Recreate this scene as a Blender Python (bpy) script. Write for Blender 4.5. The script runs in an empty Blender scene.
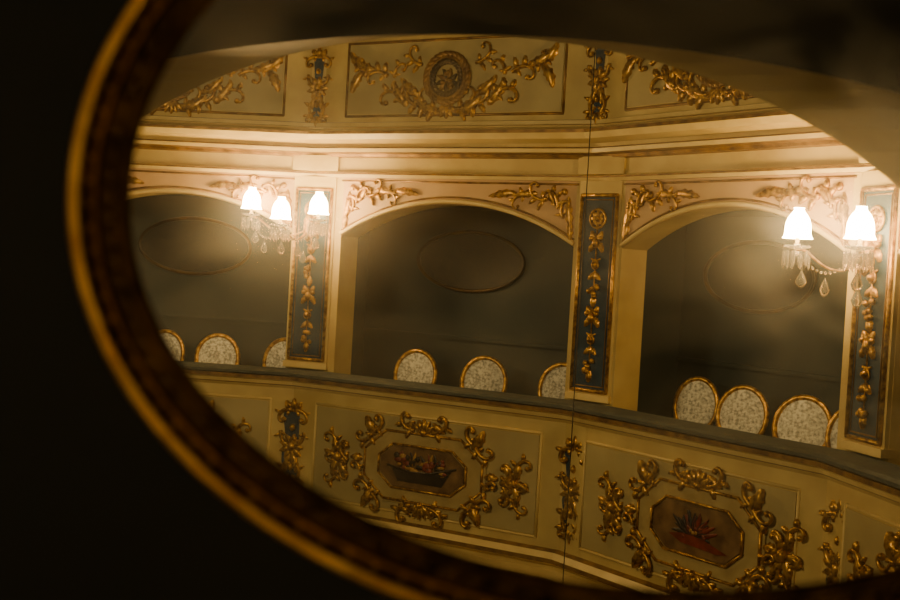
import bpy, bmesh, math, random
from mathutils import Vector, Matrix
random.seed(7)
E = 1.80          # eye height of the viewer standing in the theatre box
MD = 0.90         # distance eye -> mirror wall

# Plan coordinates: (X along the mirror wall, D distance beyond the eye as the light travels, H height above eye).
# The auditorium really stands behind the viewer and is seen via the mirror hung on the wall y = 0.
def R(X, D, H):
    return Vector((X, MD - D, E + H))

# ------------------------------------------------------------------ materials
def new_mat(name):
    m = bpy.data.materials.new(name); m.use_nodes = True
    nt = m.node_tree
    for n in list(nt.nodes): nt.nodes.remove(n)
    out = nt.nodes.new('ShaderNodeOutputMaterial')
    return m, nt, out

def principled(name, c1, c2=None, rough=0.6, metal=0.0, scale=6.0, bump=0.0, lo=0.35, hi=0.7, **kw):
    m, nt, out = new_mat(name)
    b = nt.nodes.new('ShaderNodeBsdfPrincipled')
    b.inputs['Roughness'].default_value = rough
    b.inputs['Metallic'].default_value = metal
    for k, v in kw.items():
        b.inputs[k].default_value = v
    nt.links.new(b.outputs[0], out.inputs[0])
    if c2 is None:
        b.inputs['Base Color'].default_value = (*c1, 1)
    tc = nt.nodes.new('ShaderNodeTexCoord')
    ns = nt.nodes.new('ShaderNodeTexNoise'); ns.inputs['Scale'].default_value = scale
    ns.inputs['Detail'].default_value = 6
    nt.links.new(tc.outputs['Object'], ns.inputs['Vector'])
    if c2 is not None:
        r = nt.nodes.new('ShaderNodeValToRGB')
        r.color_ramp.elements[0].position = lo; r.color_ramp.elements[0].color = (*c1, 1)
        r.color_ramp.elements[1].position = hi; r.color_ramp.elements[1].color = (*c2, 1)
        nt.links.new(ns.outputs[0], r.inputs[0]); nt.links.new(r.outputs[0], b.inputs['Base Color'])
    if bump > 0:
        bp = nt.nodes.new('ShaderNodeBump'); bp.inputs['Strength'].default_value = bump
        bp.inputs['Distance'].default_value = 0.01
        nt.links.new(ns.outputs[0], bp.inputs['Height']); nt.links.new(bp.outputs[0], b.inputs['Normal'])
    return m

CREAM = principled('cream_paint', (0.52, 0.365, 0.125), (0.68, 0.51, 0.20), 0.55, scale=2.5)
CREAM2 = principled('cream_moulding', (0.63, 0.455, 0.175), (0.77, 0.59, 0.26), 0.45, scale=4)
PANEL = principled('panel_paint', (0.37, 0.285, 0.13), (0.48, 0.385, 0.185), 0.55, scale=2.0)
PINK = principled('pink_paint', (0.52, 0.31, 0.145), (0.60, 0.38, 0.185), 0.6, scale=3)
GOLD = principled('aged_gilding', (0.19, 0.085, 0.016), (0.76, 0.43, 0.095), 0.36, 0.7, scale=22, bump=0.3)
GOLDLINE = principled('brown_gilt_line', (0.13, 0.06, 0.016), (0.36, 0.19, 0.045), 0.4, 0.4, scale=9)
OLDRING = principled('tarnished_ring', (0.018, 0.012, 0.008), (0.13, 0.07, 0.02), 0.4, 0.4, scale=2.5)
BLUE = principled('blue_panel_paint', (0.010, 0.030, 0.055), (0.026, 0.058, 0.098), 0.4, scale=8)
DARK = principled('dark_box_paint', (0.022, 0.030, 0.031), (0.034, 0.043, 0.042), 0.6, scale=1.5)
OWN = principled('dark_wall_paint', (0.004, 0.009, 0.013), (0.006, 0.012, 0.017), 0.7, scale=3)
RAILM = principled('dark_velvet_rail', (0.045, 0.052, 0.045), (0.07, 0.08, 0.07), 0.8, scale=10)
WOOD = principled('dark_wood', (0.03, 0.018, 0.01), (0.06, 0.035, 0.02), 0.5, scale=6)
FABRIC = principled('damask_fabric', (0.26, 0.25, 0.22), (0.70, 0.68, 0.60), 0.8, scale=38, lo=0.36, hi=0.62)
PAINTBG = principled('painted_scene_ground', (0.10, 0.05, 0.02), (0.26, 0.15, 0.065), 0.45, scale=7)
BROWNF = principled('cartouche_field', (0.38, 0.27, 0.11), (0.50, 0.38, 0.17), 0.5, scale=6)
RED = principled('painted_red', (0.12, 0.015, 0.01), (0.24, 0.04, 0.02), 0.5, scale=12)
BLACKP = principled('painted_black', (0.012, 0.009, 0.008), (0.03, 0.02, 0.015), 0.5, scale=12)
OCHRE = principled('painted_ochre', (0.30, 0.15, 0.03), (0.42, 0.24, 0.06), 0.5, scale=12)
FRAMEG = principled('antique_frame_gold', (0.55, 0.30, 0.08), (0.95, 0.62, 0.20), 0.42, 0.75, scale=40, bump=0.2)
FRAMED = principled('antique_frame_bronze', (0.045, 0.022, 0.009), (0.22, 0.11, 0.03), 0.42, 0.55, scale=40, bump=0.3)

def glass_mat():
    m, nt, out = new_mat('crystal_glass')
    b = nt.nodes.new('ShaderNodeBsdfPrincipled')
    b.inputs['Base Color'].default_value = (1, 0.92, 0.78, 1)
    b.inputs['Roughness'].default_value = 0.05
    b.inputs['Transmission Weight'].default_value = 0.85
    b.inputs['IOR'].default_value = 1.5
    nt.links.new(b.outputs[0], out.inputs[0])
    return m
GLASS = glass_mat()

def shade_mat():
    m, nt, out = new_mat('lit_lampshade')
    e = nt.nodes.new('ShaderNodeEmission')
    e.inputs[0].default_value = (1.0, 0.68, 0.27, 1); e.inputs[1].default_value = 145.0
    nt.links.new(e.outputs[0], out.inputs[0])
    return m
SHADE = shade_mat()

def mirror_mat(name, dull=0.095):
    m, nt, out = new_mat(name)
    tc = nt.nodes.new('ShaderNodeTexCoord')
    mp = nt.nodes.new('ShaderNodeMapping'); mp.inputs['Scale'].default_value = (5.0, 1.0, 12.0)
    mp.inputs['Rotation'].default_value = (0, 0.5, 0)
    ns = nt.nodes.new('ShaderNodeTexNoise'); ns.inputs['Scale'].default_value = 1.6; ns.inputs['Detail'].default_value = 4
    ns.inputs['Distortion'].default_value = 0.8
    nt.links.new(tc.outputs['Object'], mp.inputs[0]); nt.links.new(mp.outputs[0], ns.inputs['Vector'])
    mr = nt.nodes.new('ShaderNodeMapRange'); mr.inputs[1].default_value = 0.35; mr.inputs[2].default_value = 0.7
    mr.inputs[3].default_value = dull * 0.3; mr.inputs[4].default_value = dull * 2.0
    nt.links.new(ns.outputs[0], mr.inputs[0])
    g1 = nt.nodes.new('ShaderNodeBsdfGlossy'); g1.inputs['Roughness'].default_value = 0.0
    g1.inputs['Color'].default_value = (0.93, 0.90, 0.82, 1)
    g2 = nt.nodes.new('ShaderNodeBsdfGlossy'); g2.inputs['Roughness'].default_value = 0.13
    g2.inputs['Color'].default_value = (0.9, 0.86, 0.76, 1)
    g3 = nt.nodes.new('ShaderNodeBsdfGlossy'); g3.inputs['Roughness'].default_value = 0.28
    g3.inputs['Color'].default_value = (0.9, 0.86, 0.76, 1)
    m2 = nt.nodes.new('ShaderNodeMixShader'); m2.inputs[0].default_value = 0.45
    nt.links.new(g2.outputs[0], m2.inputs[1]); nt.links.new(g3.outputs[0], m2.inputs[2])
    mx = nt.nodes.new('ShaderNodeMixShader')
    nt.links.new(mr.outputs[0], mx.inputs[0]); nt.links.new(g1.outputs[0], mx.inputs[1]); nt.links.new(m2.outputs[0], mx.inputs[2])
    nt.links.new(mx.outputs[0], out.inputs[0])
    return m
MIRROR = mirror_mat('old_mirror_glass')

# ------------------------------------------------------------------ mesh builder
WL = {}
class MB:
    def __init__(self, fn):
        self.fn = fn; self.v = []; self.f = []; self.m = []; self.mats = []; self.s = []
    def mi(self, mat):
        if mat not in self.mats: self.mats.append(mat)
        return self.mats.index(mat)
    def add(self, vs, fs, mat, smooth=True):
        b = len(self.v); self.v += [self.fn(*p) for p in vs]
        k = self.mi(mat)
        for f in fs:
            self.f.append([b + i for i in f]); self.m.append(k); self.s.append(smooth)
    def quad(self, a, b, c, d, mat): self.add([a, b, c, d], [(0, 1, 2, 3)], mat, False)
    def box(self, u0, u1, v0, v1, w0, w1, mat):
        vs = [(u, v, w) for u in (u0, u1) for v in (v0, v1) for w in (w0, w1)]
        self.add(vs, [(0, 1, 3, 2), (4, 6, 7, 5), (0, 4, 5, 1), (2, 3, 7, 6), (0, 2, 6, 4), (1, 5, 7, 3)], mat, False)
    def poly(self, pts, w, mat): self.add([(p[0], p[1], w) for p in pts], [tuple(range(len(pts)))], mat, False)
    def tube(self, pts, rads, mat, n=6, closed=False):
        pts = [Vector(p) for p in pts]; N = len(pts)
        if not isinstance(rads, (list, tuple)): rads = [rads] * N
        vs = []; prev = None
        for i in range(N):
            if closed: t = pts[(i + 1) % N] - pts[i - 1]
            else: t = pts[min(i + 1, N - 1)] - pts[max(i - 1, 0)]
            if t.length < 1e-9: t = Vector((1, 0, 0))
            t.normalize()
            if prev is None:
                ref = Vector((0, 0, 1)) if abs(t.z) < 0.9 else Vector((1, 0, 0))
                a = t.cross(ref).normalized()
            else:
                a = (prev - t * prev.dot(t))
                a = a.normalized() if a.length > 1e-6 else t.orthogonal().normalized()
            prev = a; b = t.cross(a)
            for k in range(n):
                q = 2 * math.pi * k / n
                vs.append(tuple(pts[i] + (a * math.cos(q) + b * math.sin(q)) * rads[i]))
        fs = []
        for i in range(N if closed else N - 1):
            j = (i + 1) % N
            for k in range(n):
                fs.append((i * n + k, i * n + (k + 1) % n, j * n + (k + 1) % n, j * n + k))
        if not closed:
            fs.append(tuple(range(n))[::-1]); fs.append(tuple((N - 1) * n + k for k in range(n)))
        self.add(vs, fs, mat)
    def ball(self, c, r, mat, n=8, k=5):
        if not isinstance(r, (list, tuple)): r = (r, r, r)
        vs = [(c[0], c[1], c[2] + r[2])]
        for i in range(1, k):
            a = math.pi * i / k
            for j in range(n):
                q = 2 * math.pi * j / n
                vs.append((c[0] + r[0] * math.sin(a) * math.cos(q), c[1] + r[1] * math.sin(a) * math.sin(q), c[2] + r[2] * math.cos(a)))
        vs.append((c[0], c[1], c[2] - r[2])); fs = []
        for j in range(n):
            fs.append((0, 1 + j, 1 + (j + 1) % n))
            fs.append((len(vs) - 1, 1 + (k - 2) * n + (j + 1) % n, 1 + (k - 2) * n + j))
        for i in range(k - 2):
            for j in range(n):
                a = 1 + i * n; fs.append((a + j, a + n + j, a + n + (j + 1) % n, a + (j + 1) % n))
        self.add(vs, fs, mat)
    def lathe(self, c, prof, mat, n=16):   # axis = v (vertical); prof list (r, dv)
        vs = []
        for r, dv in prof:
            for j in range(n):
                q = 2 * math.pi * j / n
                vs.append((c[0] + r * math.cos(q), c[1] + dv, c[2] + r * math.sin(q)))
        fs = []
        for i in range(len(prof) - 1):
            for j in range(n):
                fs.append((i * n + j, i * n + (j + 1) % n, (i + 1) * n + (j + 1) % n, (i + 1) * n + j))
        self.add(vs, fs, mat)
    def leaf(self, p, ang, ln, wd, h, mat, w0=0.0, bend=0.0):
        N = 9; vs = []; x, y = p; a = ang; st = ln / (N - 1)
        for i in range(N):
            s = i / (N - 1)
            wv = wd * (math.sin(math.pi * min(1, s * 0.92 + 0.06)) ** 0.8) * (1.0 if i % 2 else 0.68)
            nx, ny = -math.sin(a), math.cos(a)
            hh = h * (0.35 + 0.65 * math.sin(math.pi * s)) + h * 0.5 * s
            vs.append((x - nx * wv, y - ny * wv, w0)); vs.append((x - nx * wv * .5, y - ny * wv * .5, w0 + hh * .9))
            vs.append((x, y, w0 + hh * 0.65)); vs.append((x + nx * wv * .5, y + ny * wv * .5, w0 + hh * .9))
            vs.append((x + nx * wv, y + ny * wv, w0))
            x += math.cos(a) * st; y += math.sin(a) * st; a += bend / (N - 1)
        fs = []
        for i in range(N - 1):
            for k in range(4): fs.append((i * 5 + k, i * 5 + k + 1, i * 5 + 5 + k + 1, i * 5 + 5 + k))
        self.add(vs, fs, mat)
    def scroll(self, p, ang, size, d, r, mat, w0=0.0, leaves=2, turn=5.2):
        N = 20; x, y = p; a = ang; pts = []; rd = []; info = []
        for i in range(N):
            s = i / (N - 1)
            pts.append((x, y, w0 + r * (0.7 + 0.5 * s))); rd.append(r * (1.0 - 0.45 * s)); info.append((x, y, a))
            st = size * 1.7 / N * (1.15 - 0.8 * s)
            x += math.cos(a) * st; y += math.sin(a) * st
            a += d * turn / N * (0.35 + 1.3 * s)
        self.tube(pts, rd, mat, 6)
        self.ball((x, y, w0 + r), (r * 1.25, r * 1.25, r * 1.2), mat, 7, 4)
        for k in range(leaves):
            i = int(1 + k * 10 / max(1, leaves)); xx, yy, aa = info[i]
            self.leaf((xx, yy), aa - d * 0.75, size * (0.42 - 0.06 * k), size * 0.10, r * 1.8, mat, w0, -d * 0.9)
            if k == 0: self.leaf((xx, yy), aa + d * 0.9, size * 0.3, size * 0.08, r * 1.6, mat, w0, d * 0.8)
    def build(self, name, parent=None):
        me = bpy.data.meshes.new(name)
        me.from_pydata([tuple(v) for v in self.v], [], self.f)
        for m in self.mats: me.materials.append(m)
        for i, p in enumerate(me.polygons):
            p.material_index = self.m[i]; p.use_smooth = self.s[i]
        bm = bmesh.new(); bm.from_mesh(me)
        bmesh.ops.recalc_face_normals(bm, faces=bm.faces); bm.to_mesh(me); bm.free()
        ob = bpy.data.objects.new(name, me); bpy.context.collection.objects.link(ob)
        c = sum((Vector(b) for b in ob.bound_box), Vector()) / 8
        me.transform(Matrix.Translation(-c)); ob.location = c
        WL[ob.name] = c.copy()
        if parent:
            ob.parent = parent; ob.location = c - WL.get(parent.name, parent.location)
        return ob

# ------------------------------------------------------------------ facade plan
P = [(-4.52, 13.33), (-1.435, 13.0), (1.308, 11.35), (2.995, 8.85), (3.53, 5.80)]
P = [Vector(p) for p in P]
def seg(i):
    U = (P[i + 1] - P[i]); L = U.length; U = U / L
    N = Vector((U.y, -U.x))       # towards the auditorium (smaller D)
    if N.y > 0: N = -N
    return U, N, L
def off(i, w):
    if i == 0: return P[0] + seg(0)[1] * w
    if i == len(P) - 1: return P[-1] + seg(i - 1)[1] * w
    n1, n2 = seg(i - 1)[1], seg(i)[1]
    m = (n1 + n2).normalized(); return P[i] + m * (w / m.dot(n1))
def bay_fn(i):
    U, N, L = seg(i); A = P[i]
    def fn(u, v, w):
        q = A + U * u + N * w; return R(q.x, q.y, v)
    return fn
def pil_fn(i, mix=0.5, du=0.0):
    if i == 0: N = seg(0)[1]
    elif i == len(P) - 1: N = seg(i - 1)[1]
    else: N = (seg(i - 1)[1] * (1 - mix) + seg(i)[1] * mix).normalized()
    U = Vector((-N.y, N.x)); A = P[i] + U * du
    def fn(u, v, w):
        q = A + U * u + N * w; return R(q.x, q.y, v)
    return fn
def path_fn(p, v, w):
    q = off(int(p), w); return R(q.x, q.y, v)
def sweep(name, prof, mat, parent=None, mats=None, cap=True):
    mb = MB(path_fn); n = len(prof)
    for i in range(len(P) - 1):
        for k in range(n):
            a = prof[k]; b = prof[(k + 1) % n]
            mm = mats[k] if mats else mat
            mb.quad((i, a[1], a[0]), (i, b[1], b[0]), (i + 1, b[1], b[0]), (i + 1, a[1], a[0]), mm)
    for i in (0, len(P) - 1):
        mb.add([(i, q[1], q[0]) for q in prof], [tuple(range(n))], mat, False)
    return mb.build(name, parent)

MARG = 0.33
SPR, APX, LIN = 0.24, 0.60, 0.84
BD = -1.35
def arch_z(u, L, u0=None, u1=None):
    u0 = MARG if u0 is None else u0; u1 = L - MARGR if u1 is None else u1
    hw = (u1 - u0) / 2; x = (u - (u0 + u1) / 2) / hw
    rise = APX - SPR; Rr = (hw * hw + rise * rise) / (2 * rise)
    return SPR + math.sqrt(max(0, Rr * Rr - (x * hw) ** 2)) - (Rr - rise)
MARGR = 0.24

for i in range(4):
    U, N, L = seg(i); fn = bay_fn(i)
    mb = MB(fn); u0, u1 = MARG, L - MARGR; K = 28
    us = [u0 + (u1 - u0) * k / K for k in range(K + 1)]
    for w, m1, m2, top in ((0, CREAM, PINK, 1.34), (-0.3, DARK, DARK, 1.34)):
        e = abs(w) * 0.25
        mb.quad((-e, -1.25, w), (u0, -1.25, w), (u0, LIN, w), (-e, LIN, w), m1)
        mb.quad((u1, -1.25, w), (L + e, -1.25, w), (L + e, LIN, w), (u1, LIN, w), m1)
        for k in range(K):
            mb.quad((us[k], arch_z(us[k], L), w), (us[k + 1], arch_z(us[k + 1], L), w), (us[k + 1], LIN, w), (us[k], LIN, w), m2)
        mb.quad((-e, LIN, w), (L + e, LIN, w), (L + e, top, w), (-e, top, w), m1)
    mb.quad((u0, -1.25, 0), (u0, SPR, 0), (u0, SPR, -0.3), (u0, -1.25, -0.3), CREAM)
    mb.quad((u1, -1.25, 0), (u1, SPR, 0), (u1, SPR, -0.3), (u1, -1.25, -0.3), CREAM)
    for k in range(K):
        a, b = us[k], us[k + 1]
        mb.quad((a, arch_z(a, L), 0), (b, arch_z(b, L), 0), (b, arch_z(b, L), -0.3), (a, arch_z(a, L), -0.3), CREAM)
    wall = mb.build('wall_box_arcade')
    mb = MB(fn)
    mb.tube([(u, arch_z(u, L) + 0.025, 0.01) for u in us], 0.022, CREAM2, 6)
    mb.tube([(u, arch_z(u, L) + 0.065, 0.0) for u in us], 0.010, GOLDLINE, 6)
    mb.tube([(u0 - 0.02, LIN - 0.03, 0.0), (u1 + 0.02, LIN - 0.03, 0.0)], 0.010, GOLDLINE, 6)
    mb.build('archivolt', wall)
    # spandrel ornaments
    mb = MB(fn); cm = (u0 + u1) / 2; hw = (u1 - u0) / 2
    for sx in (1, -1):
        def T(x): return cm + sx * x
        h = math.pi if sx > 0 else 0
        mb.scroll((T(hw - 0.18), 0.58), math.pi / 2, 0.26, sx, 0.018, GOLD, 0, 3)
        mb.scroll((T(hw - 0.30), 0.66), h, 0.28, -sx, 0.017, GOLD, 0, 3)
        mb.scroll((T(hw - 0.12), 0.50), math.pi / 2 + sx * .5, 0.20, -sx, 0.016, GOLD, 0, 2)
        mb.scroll((T(hw - 0.52), 0.70), h, 0.22, sx, 0.014, GOLD, 0, 3)
        mb.leaf((T(hw - 0.62), 0.72), h, 0.30, 0.045, 0.03, GOLD, 0, 0.3 * sx)
        mb.leaf((T(hw - 0.40), 0.72), h, 0.26, 0.045, 0.03, GOLD, 0, 0.3 * sx)
        mb.leaf((T(hw - 0.08), 0.70), -math.pi / 2, 0.33, 0.05, 0.03, GOLD, 0, 0.4 * sx)
        mb.leaf((T(hw - 0.05), 0.50), -math.pi / 2, 0.22, 0.04, 0.03, GOLD, 0, 0.2 * sx)
        mb.leaf((T(hw - 0.22), 0.62), math.pi / 2 + sx * .5, 0.16, 0.04, 0.02, GOLD, 0, 0)
        mb.ball((T(hw - 0.12), 0.74, 0.01), (0.035, 0.035, 0.02), GOLD)
    mb.build('spandrel_ornament', wall)

    # box interior
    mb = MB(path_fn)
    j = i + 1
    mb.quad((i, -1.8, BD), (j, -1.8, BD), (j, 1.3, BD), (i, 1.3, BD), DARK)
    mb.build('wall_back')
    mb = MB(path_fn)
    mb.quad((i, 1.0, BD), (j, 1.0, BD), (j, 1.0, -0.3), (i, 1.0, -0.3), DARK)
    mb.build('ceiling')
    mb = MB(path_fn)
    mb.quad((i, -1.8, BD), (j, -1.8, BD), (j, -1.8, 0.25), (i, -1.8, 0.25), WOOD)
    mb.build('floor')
    q = off(i, BD)
    def bfn(u, v, w, q=q, U=U, N=N):
        p = q + U * u + N * w; return R(p.x, p.y, v)
    mb = MB(bfn)
    LL = (off(j, BD) - q).length
    mb.box(0.02, LL - 0.02, -0.80, -0.76, 0, 0.03, DARK)
    mb.box(0.02, LL - 0.02, 0.62, 0.68, 0, 0.04, DARK)
    mb.build('trim_back_wall')
    mb = MB(bfn); cu = 1.40 if i != 2 else 1.02
    ring = [(cu + 0.66 * math.cos(t), 0.06 + 0.32 * math.sin(t), 0.03) for t in [2 * math.pi * k / 48 for k in range(48)]]
    mb.tube(ring, 0.020, OLDRING, 8, True)
    mb.poly([(x, y) for x, y, z in ring], 0.015, BLACKP)
    mb.build('oval_wall_mirror')

for i in range(5):
    a, b = off(i, -0.3), off(i, BD)
    d = (b - a).normalized(); s = Vector((-d.y, d.x)) * 0.04
    vs = [R(*(a + s), -1.8), R(*(a - s), -1.8), R(*(b - s), -1.8), R(*(b + s), -1.8), R(*(a + s), 1.3), R(*(a - s), 1.3), R(*(b - s), 1.3), R(*(b + s), 1.3)]
    mb = MB(lambda x, y, z: Vector((x, y, z)))
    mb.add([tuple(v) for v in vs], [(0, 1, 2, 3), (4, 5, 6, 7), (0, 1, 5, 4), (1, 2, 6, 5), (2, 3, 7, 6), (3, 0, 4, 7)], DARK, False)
    mb.build('wall_partition')

# ---------------------------------------------------------------- mouldings
sweep('trim_1', [(0, 0.84), (0.03, 0.84), (0.05, 0.87), (0.05, 0.885), (0.02, 0.90), (0, 0.90)], CREAM2,
      mats=[GOLDLINE, CREAM2, GOLDLINE, CREAM2, CREAM2, CREAM2])
sweep('trim_2', [(0, 1.04), (0.05, 1.05), (0.06, 1.075), (0.16, 1.085), (0.17, 1.12), (0.12, 1.14), (0.14, 1.17), (0.26, 1.20), (0.30, 1.25), (0.30, 1.28), (0.16, 1.32), (0, 1.34)], CREAM2,
      mats=[GOLDLINE, GOLDLINE, GOLDLINE, CREAM2, GOLDLINE, CREAM2, CREAM, CREAM2, GOLDLINE, CREAM2, CREAM, CREAM])
UPP = sweep('wall_upper_tier_parapet', [(0.0, 1.32), (0.10, 1.32), (0.10, 2.28), (0.0, 2.28)], CREAM)
sweep('trim_3', [(0.10, 1.34), (0.14, 1.345), (0.14, 1.38), (0.10, 1.39)], CREAM2, mats=[CREAM2, CREAM2, GOLDLINE, CREAM2])
sweep('trim_4', [(0.0, 2.28), (0.16, 2.25), (0.2, 2.28), (0.2, 2.33), (0.0, 2.35)], CREAM2, mats=[GOLDLINE, CREAM2, GOLDLINE, RAILM, RAILM])
sweep('wall_upper_tier', [(-1.3, 2.3), (-1.3, 4.2), (-1.4, 4.2), (-1.4, 2.3)], DARK)
BW = 0.30
BAL = sweep('theatre_box_balustrade', [(0.0, -1.22), (BW, -1.22), (BW, -2.52), (0.0, -2.52)], CREAM)
sweep('handrail', [(-0.02, -1.19), (0.02, -1.16), (0.36, -1.16), (0.40, -1.175), (0.40, -1.20), (0.36, -1.215), (-0.02, -1.215)], RAILM, BAL)
sweep('top_moulding', [(BW, -1.215), (0.39, -1.215), (0.39, -1.25), (0.36, -1.265), (0.345, -1.30), (0.33, -1.31), (BW, -1.34)], CREAM2, BAL,
      mats=[GOLDLINE, GOLDLINE, CREAM2, CREAM2, GOLDLINE, CREAM2, CREAM2])
sweep('trim_6', [(0.0, -2.52), (BW, -2.48), (0.36, -2.50), (0.40, -2.55), (0.40, -2.59), (0.34, -2.62), (0.34, -2.66), (0.46, -2.71), (0.46, -2.76), (0.25, -2.86), (0, -2.86)], CREAM2,
      mats=[CREAM, GOLDLINE, CREAM2, GOLDLINE, CREAM2, CREAM, CREAM2, GOLDLINE, CREAM2, CREAM, CREAM])
sweep('wall_lower_tier', [(0.0, -2.86), (0.2, -2.86), (0.2, -4.6), (0.0, -4.6)], CREAM)

# ---------------------------------------------------------------- cartouches & scrollwork
def octagon(cx, cy, a, b, c, c2=None):
    c2 = c if c2 is None else c2
    return [(cx - a + c, cy - b), (cx + a - c, cy - b), (cx + a, cy - b + c2), (cx + a, cy + b - c2), (cx + a - c, cy + b), (cx - a + c, cy + b), (cx - a, cy + b - c2), (cx - a, cy - b + c2)]
def octtube(mb, o, r, w, mat):
    for k in range(8):
        p, q = o[k], o[(k + 1) % 8]
        mb.tube([(p[0], p[1], w), (q[0], q[1], w)], r, mat, 6)
        mb.ball((p[0], p[1], w), r, mat, 6, 4)

def cartouche(fn, cu, cv, w, parent, kind):
    mb = MB(lambda a, b, c: fn(cu + a, cv + b, w + c))
    mb.poly(octagon(0, 0, 0.70, 0.36, 0.26, .22), 0.012, BROWNF)
    mb.poly(octagon(0, 0, 0.47, 0.195, 0.15, .12), 0.022, PAINTBG)
    octtube(mb, octagon(0, 0, 0.49, 0.21, 0.155, .125), 0.012, 0.024, GOLD)
    octtube(mb, octagon(0, 0, 0.66, 0.33, 0.24, .20), 0.013, 0.018, GOLD)
    rnd = random.Random(kind)
    if kind % 2 == 0:
        # boat-shaped basket heaped with fruit
        mb.add([(-0.34, 0.0, .03), (-0.26, -0.14, .03), (0.24, -0.14, .03), (0.34, 0.02, .03), (0.1, -0.04, .04), (-0.12, -0.04, .04)], [(0, 1, 2, 3, 4, 5)], BLACKP, False)
        for k in range(34):
            mb.ball((rnd.uniform(-0.28, 0.26), rnd.uniform(-0.03, 0.11), 0.03), (rnd.uniform(.02, .05), rnd.uniform(.02, .04), .012), rnd.choice([OCHRE, RED, BLACKP, BLACKP, RED]), 7, 4)
        for k in range(12):
            mb.leaf((rnd.uniform(-0.2, 0.2), 0.02), rnd.uniform(0.2, 2.9), 0.14, 0.02, 0.01, rnd.choice([BLACKP, RED, OCHRE]), 0.026)
        mb.tube([(-.38, .0, .03), (-.1, -.04, .035), (.1, -.03, .035), (.39, .05, .03)], .012, BLACKP, 5)
    else:
        for k in range(34):
            a = 0.15 + 2.7 * k / 33
            mb.leaf((-0.02, -0.06), a, rnd.uniform(.13, .24) * (1.3 - .4 * math.sin(a)), 0.026, 0.01, rnd.choice([BLACKP, RED, BLACKP]), 0.026, rnd.uniform(-.5, .5))
        mb.add([(-0.28, -0.07, .03), (-0.15, -0.12, .03), (0.25, -0.14, .03), (0.36, -0.12, .03), (0.1, -0.05, .04), (-0.12, -0.04, .04)], [(0, 1, 2, 3, 4, 5)], RED, False)
        for k in range(10):
            mb.ball((rnd.uniform(-0.15, 0.12), rnd.uniform(-0.07, 0.02), 0.03), (.02, .02, .012), rnd.choice([OCHRE, RED]), 7, 4)
    for sx in (1, -1):
        h = 0 if sx > 0 else math.pi
        for sy in (1, -1):
            d = sx * sy
            mb.scroll((sx * 0.10, sy * 0.36), h + d * .10, 0.26, d, 0.022, GOLD, 0.01, 2)
            mb.scroll((sx * 0.56, sy * 0.30), math.pi - h - d * 0.5, 0.22, -d, 0.022, GOLD, 0.01, 1)
            mb.scroll((sx * 0.58, sy * 0.28), h - d * 1.0, 0.24, d, 0.022, GOLD, 0.01, 2)
            mb.leaf((sx * 0.54, sy * 0.26), h + d * .8, 0.22, 0.06, 0.05, GOLD, 0.01, 0.5 * d)
            mb.leaf((sx * 0.24, sy * 0.37), math.pi - h - d * .3, 0.16, 0.04, 0.035, GOLD, 0.01, -.6 * d)
        mb.scroll((sx * 0.70, -0.10), math.pi / 2 - sx * .3, 0.16, sx * -1, 0.020, GOLD, 0.01, 2)
        mb.leaf((sx * 0.68, 0.02), h, 0.15, 0.05, 0.04, GOLD, 0)
    for sy in (1, -1):
        for a in (-0.9, -0.45, 0, 0.45, 0.9):
            mb.leaf((0, sy * 0.33), sy * (math.pi / 2) + a, 0.15, 0.035, 0.04, GOLD, 0.005)
        mb.ball((0, sy * 0.35, 0.02), 0.04, GOLD)
    mb.build('painted_cartouche', parent)
    for sx in (1, -1):
        mb = MB(lambda a, b, c: fn(cu + a, cv + b, w + c))
        c = sx * (0.98 if kind == 2 else (0.88 if sx > 0 else 0.98)); h = 0 if sx > 0 else math.pi
        mb.scroll((c - sx * 0.12, -0.02), h + sx * 0.5, 0.24, sx, 0.024, GOLD, 0.0, 2)
        mb.scroll((c - sx * 0.10, -0.04), h - sx * 0.7, 0.22, -sx, 0.022, GOLD, 0.0, 2)
        mb.scroll((c + sx * 0.02, 0.12), h + sx * 1.2, 0.22, -sx, 0.02, GOLD, 0.0, 2)
        mb.scroll((c + sx * 0.04, -0.06), h - sx * 0.2, 0.16, sx, 0.02, GOLD, 0.0, 1)
        mb.scroll((c + sx * 0.02, -0.16), h - sx * 1.3, 0.20, sx, 0.018, GOLD, 0.0, 2)
        for a, l in ((0.0, .18), (1.0, .20), (-1.0, .22), (1.9, .20), (-1.9, .22)):
            mb.leaf((c, 0), (a if sx > 0 else math.pi - a), l, 0.045, 0.04, GOLD, 0.0, 0.7 * (1 if a * sx > 0 else -1))
        mb.ball((c, 0, 0.03), (0.05, 0.05, 0.04), GOLD)
        mb.build('acanthus_flourish', parent)

def rect_mould(mb, u0, u1, v0, v1, w, r, mat):
    o = [(u0, v0), (u1, v0), (u1, v1), (u0, v1)]
    n = len(o)
    for k in range(n):
        p, q = o[k], o[(k + 1) % n]
        mb.tube([(p[0], p[1], w), (q[0], q[1], w)], r, mat, 6); mb.ball((p[0], p[1], w), r, mat, 6, 4)
    return o

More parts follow.
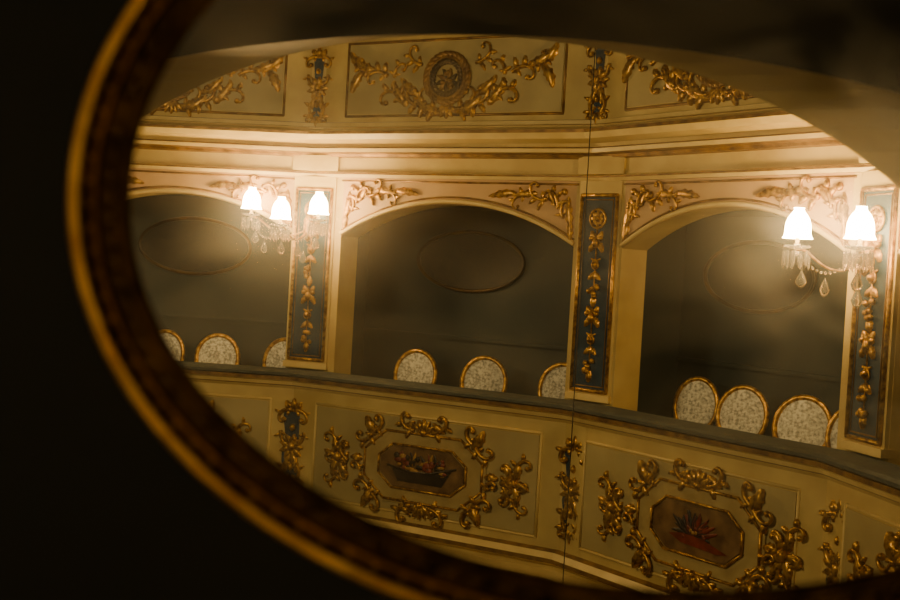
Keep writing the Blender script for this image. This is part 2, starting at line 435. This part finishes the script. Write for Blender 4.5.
SHIFT = [0.0, 0.06, 0.24, 0.1]
for i in range(4):
    U, N, L = seg(i); fn = bay_fn(i)
    mb = MB(fn)
    rect_mould(mb, 0.36, L - 0.30, -2.40, -1.46, BW, 0.014, CREAM2)
    mb.box(0.38, L - 0.32, -2.38, -1.48, BW - 0.01, BW + 0.008, PANEL)
    pan = mb.build('recessed_panel', BAL)
    cartouche(fn, L / 2 + SHIFT[i], -1.95, BW + 0.008, pan, i + 1)
    mb = MB(fn)
    rect_mould(mb, 0.38, L - 0.38, 1.45, 2.18, 0.10, 0.014, GOLDLINE)
    mb.box(0.40, L - 0.40, 1.47, 2.16, 0.09, 0.108, PANEL)
    pan = mb.build('parapet_panel', UPP)
    mb = MB(lambda a, b, c, fn=fn, L=L: fn(L / 2 - .02 + a, 1.80 + b, 0.108 + c))
    ring = [(0.20 * math.cos(t), 0.20 * math.sin(t), 0.03) for t in [2 * math.pi * k / 32 for k in range(32)]]
    mb.poly([(x, y) for x, y, z in ring], 0.012, BROWNF)
    mb.tube(ring, 0.026, GOLDLINE, 6, True)
    for k in range(26):
        t = 2 * math.pi * k / 26
        mb.leaf((0.20 * math.cos(t), 0.20 * math.sin(t)), t + 1.1, 0.13, 0.03, 0.04, GOLDLINE, 0.02, 0.6)
        mb.leaf((0.20 * math.cos(t), 0.20 * math.sin(t)), t + 2.4, 0.10, 0.025, 0.04, OLDRING, 0.025, 0.3)
    for q in range(9):
        mb.leaf((0, -.03), q * 2 * math.pi / 9 + .3, .13, .03, .03, GOLDLINE if q % 2 else OLDRING, .015, .7)
    for q in range(6):
        mb.ball((random.uniform(-.06, .06), random.uniform(-.07, .06), .035), .024, GOLDLINE)
    for sx in (1, -1):
        h = 0 if sx > 0 else math.pi
        mb.scroll((sx * 0.22, -0.24), h - sx * 0.2, 0.34, sx, 0.024, GOLD, 0.0, 3)
        mb.scroll((sx * 0.10, -0.30), h + sx * .05, 0.34, sx, 0.024, GOLD, 0.0, 3)
        mb.scroll((sx * 0.50, -0.20), h + sx * 0.8, 0.34, -sx, 0.024, GOLD, 0.0, 3)
        mb.scroll((sx * 0.70, 0.04), h + sx * 0.6, 0.30, -sx, 0.022, GOLD, 0.0, 3)
        mb.scroll((sx * 0.62, 0.02), h + sx * 1.6, 0.22, sx, 0.020, GOLD, 0.0, 2)
        mb.scroll((sx * 0.92, 0.12), h - sx * 0.2, 0.22, sx, 0.020, GOLD, 0.0, 2)
        mb.scroll((sx * 0.30, 0.14), h + sx * 0.2, 0.28, sx, 0.018, GOLD, 0.0, 3)
        mb.leaf((sx * 1.0, 0.10), h - sx * .7, .26, .06, .04, GOLD, 0, -sx * .8)
        mb.leaf((sx * 1.0, 0.12), h + sx * .5, .24, .06, .04, GOLD, 0, sx * .8)
        mb.leaf((sx * .85, 0.10), h + sx * .2, .30, .06, .04, GOLD, 0, sx * .5)
        mb.leaf((sx * .08, -0.32), h + sx * .1, .34, .07, .045, GOLD, 0, sx * .8)
        mb.leaf((sx * .3, -0.16), h + sx * .3, .3, .06, .045, GOLD, 0, sx * .8)
        mb.leaf((sx * .45, -0.26), h + sx * .7, .3, .06, .045, GOLD, 0, sx * .5)
    for a in (-0.9, -0.45, 0, 0.45, 0.9):
        mb.leaf((0, -0.24), -math.pi / 2 + a, .15, .035, .03, GOLD, 0)
    mb.build('wreath_garland_ornament', pan)

# ---------------------------------------------------------------- pilasters
PMIX = [0.5, 0.5, 0.5, 0.75, 0.5]; PDU = [0, 0.0, 0.05, 0.09, 0]
for i in range(5):
    fn = pil_fn(i, PMIX[i], PDU[i])
    mb = MB(fn); W = 0.205
    mb.box(-W - 0.03, W + 0.03, -1.14, 0.84, -0.06, 0.07, CREAM)
    mb.box(-W - 0.05, W + 0.05, 0.90, 1.06, -0.06, 0.09, CREAM)
    mb.box(-W - 0.04, W + 0.04, -1.14, -1.08, -0.06, 0.10, CREAM2)
    mb.box(-W + 0.02, W - 0.02, -1.04, 0.70, 0.05, 0.078, BLUE)
    pil = mb.build('pilaster')
    mb = MB(fn)
    rect_mould(mb, -W + 0.01, W - 0.01, -1.05, 0.71, 0.08, 0.018, GOLD)
    rect_mould(mb, -W + 0.05, W - 0.05, -1.01, 0.67, 0.08, 0.006, GOLDLINE)
    mb.build('gilt_border', pil)
    mb = MB(lambda a, b, c, fn=fn: fn(a, b, 0.078 + c))
    mb.tube([(.085 * math.cos(2 * math.pi * k / 20), .50 + .085 * math.sin(2 * math.pi * k / 20), .01) for k in range(20)], .012, GOLD, 6, True)
    for k in range(8):
        mb.leaf((0, 0.50), k * math.pi / 4, 0.075, 0.030, 0.025, GOLD, 0)
    mb.ball((0, 0.50, 0.02), 0.03, GOLD)
    y = 0.31
    mb.tube([(0, 0.42, 0.01), (0, -0.9, 0.01)], 0.007, GOLD, 5)
    kinds = [0, 1, 2, 0, 1, 2]
    for k in kinds:
        if k == 0:
            for sx in (1, -1):
                mb.leaf((0, y - 0.02), -math.pi / 2 + sx * 1.0, .12, .035, .03, GOLD, 0, -sx * .8)
                mb.leaf((0, y), math.pi / 2 - sx * 1.0, .10, .03, .03, GOLD, 0, sx * .9)
                mb.ball((sx * .05, y + .01, .02), .026, GOLD)
            mb.ball((0, y - .03, .025), (.034, .05, .03), GOLD)
        elif k == 1:
            for sx in (1, -1):
                mb.scroll((0, y + .05), -math.pi / 2 + sx * .9, .11, -sx, .011, GOLD, 0, 1)
                mb.leaf((0, y - .06), -math.pi / 2 + sx * .5, .10, .03, .03, GOLD, 0, sx * .5)
            mb.ball((0, y, .025), .03, GOLD)
        else:
            for q in range(7):
                mb.ball((random.uniform(-.045, .045), y + random.uniform(-.07, .06), .02), .026, GOLD)
            mb.leaf((0, y - .05), -math.pi / 2, .11, .035, .03, GOLD, 0)
        y -= 0.225
    mb.build('carved_fruit_drop', pil)

    U2 = off(i, BW) - P[i]
    wp = U2.length
    for (cv, ww, sc, nm, du, par) in ((-1.93, wp, 1.0, 'scroll_bracket', (0, .02, .14, .20, 0)[i], BAL), (1.74, 0.108, 0.85, 'scroll_strip', 0.0, UPP)):
        fnb = pil_fn(i, 0.5, du)
        mb = MB(lambda a, b, c, fn=fnb, cv=cv, ww=ww, sc=sc: fn(a * sc, cv + b * sc, ww + c))
        mb.box(-0.15, 0.15, -0.44 if sc == 1 else -.5, 0.44, -0.07, 0.012, CREAM2)
        q = 1.0 if sc == 1 else 0.6
        mb.add([(-.12 * q, .36, .02), (.12 * q, .36, .02), (.08 * q, .1, .02), (.12 * q, -.1, .02), (.06 * q, -.38, .02), (-.06 * q, -.38, .02), (-.12 * q, -.1, .02), (-.08 * q, .1, .02)], [tuple(range(8))], BLUE, False)
        for sx in (1, -1):
            mb.scroll((sx * .02, .38), (0 if sx > 0 else math.pi) , .22, -sx, .024, GOLD, .015, 2)
            mb.scroll((sx * .13, .16), -math.pi / 2, .20, -sx, .022, GOLD, .015, 1)
            mb.scroll((sx * .05, -.36), math.pi / 2 - sx * .6, .26, sx, .022, GOLD, .015, 2)
            mb.scroll((sx * .05, -.34), (0 if sx > 0 else math.pi), .13, -sx, .018, GOLD, .015, 1)
            mb.leaf((0, -.05), -math.pi / 2 + sx * .5, .22, .045, .035, GOLD, .02, -sx * .5)
        for k in range(9):
            mb.leaf((0, 0), k * 2 * math.pi / 9, .14, .04, .035, GOLD, .02)
        for a in (-.7, 0, .7):
            mb.leaf((0, .36), math.pi / 2 + a, .14, .04, .035, GOLD, .015)
            mb.leaf((0, -.34), -math.pi / 2 + a, .13, .035, .03, GOLD, .015)
        mb.ball((0, .0, .03), (.045, .06, .04), GOLD); mb.ball((0, .2, .03), (.03, .04, .035), GOLD); mb.ball((0, -.2, .03), (.03, .04, .035), GOLD)
        mb.build(nm, par)

# thin chandelier cable hanging plumb in the auditorium
idf = lambda x, y, z: Vector((x, y, z))
mb = MB(idf)
mb.tube([tuple(R(1.115, 10.75, 3.5)), tuple(R(1.115, 10.75, -4.6))], 0.005, BLACKP, 6)
mb.build('hanging_cable')

# ---------------------------------------------------------------- sconces
def sconce(i, mix, arms, dh, sc):
    f0 = pil_fn(i, mix)
    fn = lambda u, v, w: f0(u, v + dh, w)
    root = bpy.data.objects.new('crystal_wall_sconce', None); bpy.context.collection.objects.link(root)
    root.location = fn(0, 0.30, 0.1)
    mb = MB(fn)
    mb.lathe((0, 0.30, 0.13), [(0.0, -.16), (.03, -.13), (.05, -.05), (.03, 0), (.05, .06), (.02, .12), (0, .14)], GOLD)
    mb.ball((0, .30, .13), (.06, .10, .03), GOLD)
    tips = []
    for ang, r, hh in arms:
        a = math.radians(ang); du, dw = math.sin(a), math.cos(a)
        pts = []
        for k in range(15):
            s = k / 14
            rr = r * s; z = 0.28 - 0.13 * math.sin(math.pi * min(1, s * 1.15)) * (1 - s * .2) + (hh - .28) * s + 0.03 * s
            pts.append((du * rr, z, 0.12 + dw * rr))
        mb.tube(pts, .010, GOLD, 6); tips.append(pts[-1])
    mb.build('gilt_arms', root)
    ms = MB(fn); mg = MB(fn); mc = MB(fn)
    for (u, v, w) in tips:
        mg.lathe((u, v, w), [(0, -.05), (.02, -.03), (.02, 0), (.085, .012), (.095, .03), (.085, .02), (.03, .015), (.02, .04), (0, .04)], GLASS)
        mc.lathe((u, v, w), [(.0, 0), (.014, 0), (.014, .12), (0, .12)], CREAM2, 8)
        # small bell / tulip shade: flared lip, swelling body, rounded crown
        prof = [(.108 * sc, .080), (.098 * sc, .095), (.092 * sc, .12), (.092 * sc, .15), (.088 * sc, .185), (.077 * sc, .22), (.060 * sc, .25), (.042 * sc, .27), (.034 * sc, .29), (.038 * sc, .30)]
        ms.lathe((u, v, w), prof, SHADE, 20)
        ms.lathe((u, v, w), [(0.0, .12), (.090 * sc, .12)], SHADE, 20); ms.lathe((u, v, w), [(0.0, .288), (.034 * sc, .288)], SHADE, 20)
        for k in range(12):
            q = 2 * math.pi * k / 12; x, z = u + .09 * math.cos(q), w + .09 * math.sin(q)
            ln = .13 + .02 * (k % 2)
            mg.lathe((x, v + .02 - ln - .02, z), [(0, 0), (.013, .03), (.012, ln - .02), (0, ln)], GLASS, 5)
            mg.ball((x, v + .02, z), .008, GLASS, 5, 3)
    for a in range(len(tips) - 1):
        A, B = Vector(tips[a]), Vector(tips[a + 1])
        for k in range(1, 14):
            s = k / 14; p = A.lerp(B, s); p.y -= .02 + .14 * math.sin(math.pi * s)
            mg.ball(tuple(p), .012, GLASS, 6, 4)
        p = A.lerp(B, .5)
        mg.lathe((p.x, p.y - .33, p.z), [(0, 0), (.022, .015), (.036, .05), (.02, .10), (0, .14)], GLASS, 8)
    for (u, v, w) in tips + [(0, .2, .2)]:
        mg.lathe((u * .9, v - .28, w * .95), [(0, 0), (.026, .015), (.042, .05), (.022, .10), (0, .14)], GLASS, 8)
        mg.tube([(u * .9, v - .15, w * .95), (u * .9, v - .04, w * .95)], .004, GLASS, 4)
    mc.build('candle_tubes', root); ms.build('lampshades', root); mg.build('crystal_prisms', root)
sconce(1, 1.0, [(-60, .60, .34), (0, .46, .24), (50, .42, .31)], 0.02, 1.0)
sconce(3, 0.0, [(-60, .48, .28), (30, .36, .28)], -0.05, 1.0)

# ---------------------------------------------------------------- chairs
def chair(i, u, w, rot, sz=1.0):
    U, N, L = seg(i); base = P[i] + U * u + N * w
    Nf = Vector((N.x * math.cos(rot) - N.y * math.sin(rot), N.x * math.sin(rot) + N.y * math.cos(rot)))
    Uf = Vector((-Nf.y, Nf.x))
    def fn(a, b, c):   # a sideways, b height above floor, c forward
        q = base + Uf * a * sz + Nf * c; return R(q.x, q.y, b - E)
    mb = MB(fn)
    K = 20
    def so(t, s):
        x = math.cos(t); y = math.sin(t)
        return (0.23 * s * math.copysign(abs(x) ** .7, x), 0.05 + 0.21 * s * math.copysign(abs(y) ** .7, y))
    rings = [(1, .36), (1.02, .40), (.97, .43), (.75, .455), (.3, .465)]
    vs = []
    for s, h in rings:
        for k in range(K):
            x, y = so(2 * math.pi * k / K, s); vs.append((x, h, y))
    fs = [(r * K + k, r * K + (k + 1) % K, (r + 1) * K + (k + 1) % K, (r + 1) * K + k) for r in range(4) for k in range(K)]
    fs.append(tuple(range(4 * K, 5 * K))); fs.append(tuple(range(K)))
    mb.add(vs, fs, FABRIC)
    mb.tube([(so(2 * math.pi * k / K, 1.02)[0], .37, so(2 * math.pi * k / K, 1.02)[1]) for k in range(K)], .022, GOLD, 6, True)
    for sx in (1, -1):
        for z, b in ((.21, .0), (-.12, -.05)):
            mb.tube([(sx * .19, .37, z), (sx * .19, .30, z), (sx * .195, .02, z + b), (sx * .195, 0.0, z + b)], [.026, .018, .011, .014], GOLD, 8)
    cz, a, b = 0.635, 0.220, 0.250
    def bk(x, y, d=0): return (x, cz + y, -.16 - (y + .25) * .18 + d)
    ring = [bk(a * math.cos(t), b * math.sin(t)) for t in [2 * math.pi * k / 32 for k in range(32)]]
    mb.tube(ring, .024, GOLD, 8, True)
    for d2, bul in ((1, .025), (-1, .02)):
        vs = [bk(0, 0, d2 * bul)]
        for s in (.5, .93):
            for k in range(32):
                t = 2 * math.pi * k / 32; vs.append(bk(a * s * math.cos(t), b * s * math.sin(t), d2 * bul * (1 - s * s)))
        fs = [(0, 1 + k, 1 + (k + 1) % 32) for k in range(32)] + [(1 + k, 33 + k, 33 + (k + 1) % 32, 1 + (k + 1) % 32) for k in range(32)]
        mb.add(vs, fs, FABRIC)
    for sx in (1, -1):
        mb.tube([(sx * .16, .38, -.13), bk(sx * .15, -.17)], .016, GOLD, 8)
    mb.build('medallion_chair')
for (i, u, w, r, s) in ((0, 1.30, -.60, .1, .95), (0, 1.94, -.5, .1, 1.05), (0, 2.62, -.5, -.2, 1), (1, .92, -.5, .2, 1.02), (1, 1.75, -.5, .2, 1.06), (1, 2.55, -.62, .1, 1.04),
                     (2, .44, -.80, .35, .96), (2, 1.14, -.66, .35, 1.02), (2, 1.88, -.58, .35, 1.08), (2, 2.44, -.52, .3, 1.0)):
    chair(i, u, w, r, s)

# ---------------------------------------------------------------- own box (room the viewer stands in)
C = Vector((-0.208, 3.375)); dd = Vector((0.782, -0.625)).normalized(); nn = Vector((-0.625, -0.782)).normalized()
def ofn(o, h, q):
    p = C + dd * o + nn * q; return R(p.x, p.y, h)
mb = MB(ofn); K = 40
TOP = 1.05; QN = 0.35
near = [(2.1 * math.cos(math.pi * k / K), -.1 + .63 * math.sin(math.pi * k / K)) for k in range(K + 1)]
far = [(1.6 * math.cos(math.pi * k / K), -.175 + .775 * math.sin(math.pi * k / K)) for k in range(K + 1)]
for k in range(K):
    a, b = near[k], near[k + 1]
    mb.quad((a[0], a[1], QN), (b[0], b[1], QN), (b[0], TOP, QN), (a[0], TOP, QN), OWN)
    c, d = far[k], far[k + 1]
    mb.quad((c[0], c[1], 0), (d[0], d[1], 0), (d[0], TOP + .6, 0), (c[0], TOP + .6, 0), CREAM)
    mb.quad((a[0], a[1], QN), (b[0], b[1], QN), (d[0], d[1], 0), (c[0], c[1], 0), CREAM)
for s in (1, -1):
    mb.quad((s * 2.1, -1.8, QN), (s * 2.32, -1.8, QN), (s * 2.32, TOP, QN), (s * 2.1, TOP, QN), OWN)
    mb.quad((s * 1.6, -1.8, 0), (s * 2.32, -1.8, 0), (s * 2.32, TOP + .6, 0), (s * 1.6, TOP + .6, 0), CREAM)
    mb.quad((s * 2.1, -1.8, QN), (s * 2.1, -.1, QN), (s * 1.6, -.175, 0), (s * 1.6, -1.8, 0), CREAM)
mb.build('wall_front_arch')
mb = MB(ofn)
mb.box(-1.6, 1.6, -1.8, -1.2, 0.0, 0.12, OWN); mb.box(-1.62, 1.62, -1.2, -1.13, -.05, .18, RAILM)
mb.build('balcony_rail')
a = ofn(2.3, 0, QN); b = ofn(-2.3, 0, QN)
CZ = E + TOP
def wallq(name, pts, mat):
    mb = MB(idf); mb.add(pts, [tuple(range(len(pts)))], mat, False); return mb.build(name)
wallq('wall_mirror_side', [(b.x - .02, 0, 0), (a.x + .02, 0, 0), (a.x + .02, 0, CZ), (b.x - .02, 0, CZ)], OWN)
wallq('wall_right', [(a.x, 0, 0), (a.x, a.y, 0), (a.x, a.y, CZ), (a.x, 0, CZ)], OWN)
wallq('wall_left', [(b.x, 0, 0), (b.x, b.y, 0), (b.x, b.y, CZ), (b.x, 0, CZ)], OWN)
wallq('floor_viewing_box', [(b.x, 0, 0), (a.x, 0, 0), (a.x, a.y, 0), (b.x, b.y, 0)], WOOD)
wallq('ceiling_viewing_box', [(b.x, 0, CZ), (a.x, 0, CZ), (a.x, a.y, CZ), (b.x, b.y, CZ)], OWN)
wallq('floor_auditorium', [tuple(R(-9, 1.0, -4.6)), tuple(R(7, 1.0, -4.6)), tuple(R(7, 16, -4.6)), tuple(R(-9, 16, -4.6))], WOOD)

# ---------------------------------------------------------------- the oval mirror
MCX, MCZ, MA, MBx = 0.176, E + 0.054, 0.410, 0.279
rot = math.radians(3.3)
def mfn(u, v, w):
    return Vector((MCX + u * math.cos(rot) - v * math.sin(rot), -w, MCZ + u * math.sin(rot) + v * math.cos(rot)))
mb = MB(mfn); K = 160
def ell(t, o):
    c, s = math.cos(t), math.sin(t); nx, ny = c / MA, s / MBx; l = math.hypot(nx, ny)
    return (MA * c + nx / l * o, MBx * s + ny / l * o)
prof = [(-.002, .004), (.000, .008), (.003, .010), (.006, .008), (.009, .008), (.014, .013), (.020, .018), (.023, .016), (.026, .020), (.030, .027), (.036, .027), (.040, .019), (.041, .010), (.040, 0)]
pm = [FRAMED, FRAMED, FRAMED, FRAMED, FRAMED, FRAMED, FRAMEG, FRAMED, FRAMED, FRAMEG, FRAMEG, FRAMEG, FRAMED]
for q in range(len(prof) - 1):
    vs = []
    for k in range(K):
        t = 2 * math.pi * k / K
        for o, w in (prof[q], prof[q + 1]):
            x, y = ell(t, o); vs.append((x, y, w))
    fs = [(2 * k, 2 * k + 1, (2 * k + 3) % (2 * K), (2 * k + 2) % (2 * K)) for k in range(K)]
    mb.add(vs, fs, pm[q])
frame = mb.build('oval_gilt_mirror')
mb = MB(mfn)
for k in range(120):
    t = 2 * math.pi * k / 120; x, y = ell(t, .0145); x2, y2 = ell(t + .02, .0145)
    a = math.atan2(y2 - y, x2 - x)
    mb.leaf((x, y), a + .4, .020, .0045, .005, FRAMED, .011, -.5)
    x, y = ell(t, .0245); mb.ball((x, y, .018), .0026, FRAMEG, 6, 4)
mb.build('carved_leaf_band', frame)
mb = MB(mfn)
mb.add([(*ell(2 * math.pi * k / K, .001), .005) for k in range(K)], [tuple(range(K))], MIRROR, False)
mb.build('mirror_glass', frame)

# ---------------------------------------------------------------- lights
def plight(name, loc, energy, col, rad):
    l = bpy.data.lights.new(name, 'POINT'); l.energy = energy; l.color = col; l.shadow_soft_size = rad
    o = bpy.data.objects.new(name, l); o.location = loc; bpy.context.collection.objects.link(o)
plight('auditorium_fill_light', R(-3.4, 6.6, 1.2), 440, (1.0, 0.77, 0.38), 0.5)  # added unseen fill that softly brightens the facade; no chandelier is modelled
plight('tier_fill_light', R(2.6, 4.2, 0.6), 30, (1.0, 0.72, 0.36), 0.12)  # added fill outside the viewer's arch, with no sconce behind it
plight('mirror_frame_fill_light', R(-1.9, 2.2, 0.25), 12, (1.0, 0.72, 0.36), 0.08)  # invented light inside the box, put in to pick out the gilt frame
w = bpy.data.worlds.new('dark_theatre_air'); bpy.context.scene.world = w; w.use_nodes = True
w.node_tree.nodes['Background'].inputs[0].default_value = (0.5, 0.47, 0.40, 1)
w.node_tree.nodes['Background'].inputs[1].default_value = 0.03

# ---------------------------------------------------------------- camera
cd = bpy.data.cameras.new('camera'); cam = bpy.data.objects.new('camera', cd); bpy.context.collection.objects.link(cam)
cam.location = (0, -MD, E)
cam.rotation_euler = (Matrix.Rotation(math.radians(90 - 1.56), 4, 'X') @ Matrix.Rotation(math.radians(3.3), 4, 'Z')).to_euler()
cd.lens = 50; cd.sensor_width = 36; cd.clip_start = 0.02
cd.dof.use_dof = True; cd.dof.focus_distance = 11.0; cd.dof.aperture_fstop = 5.0
bpy.context.scene.camera = cam
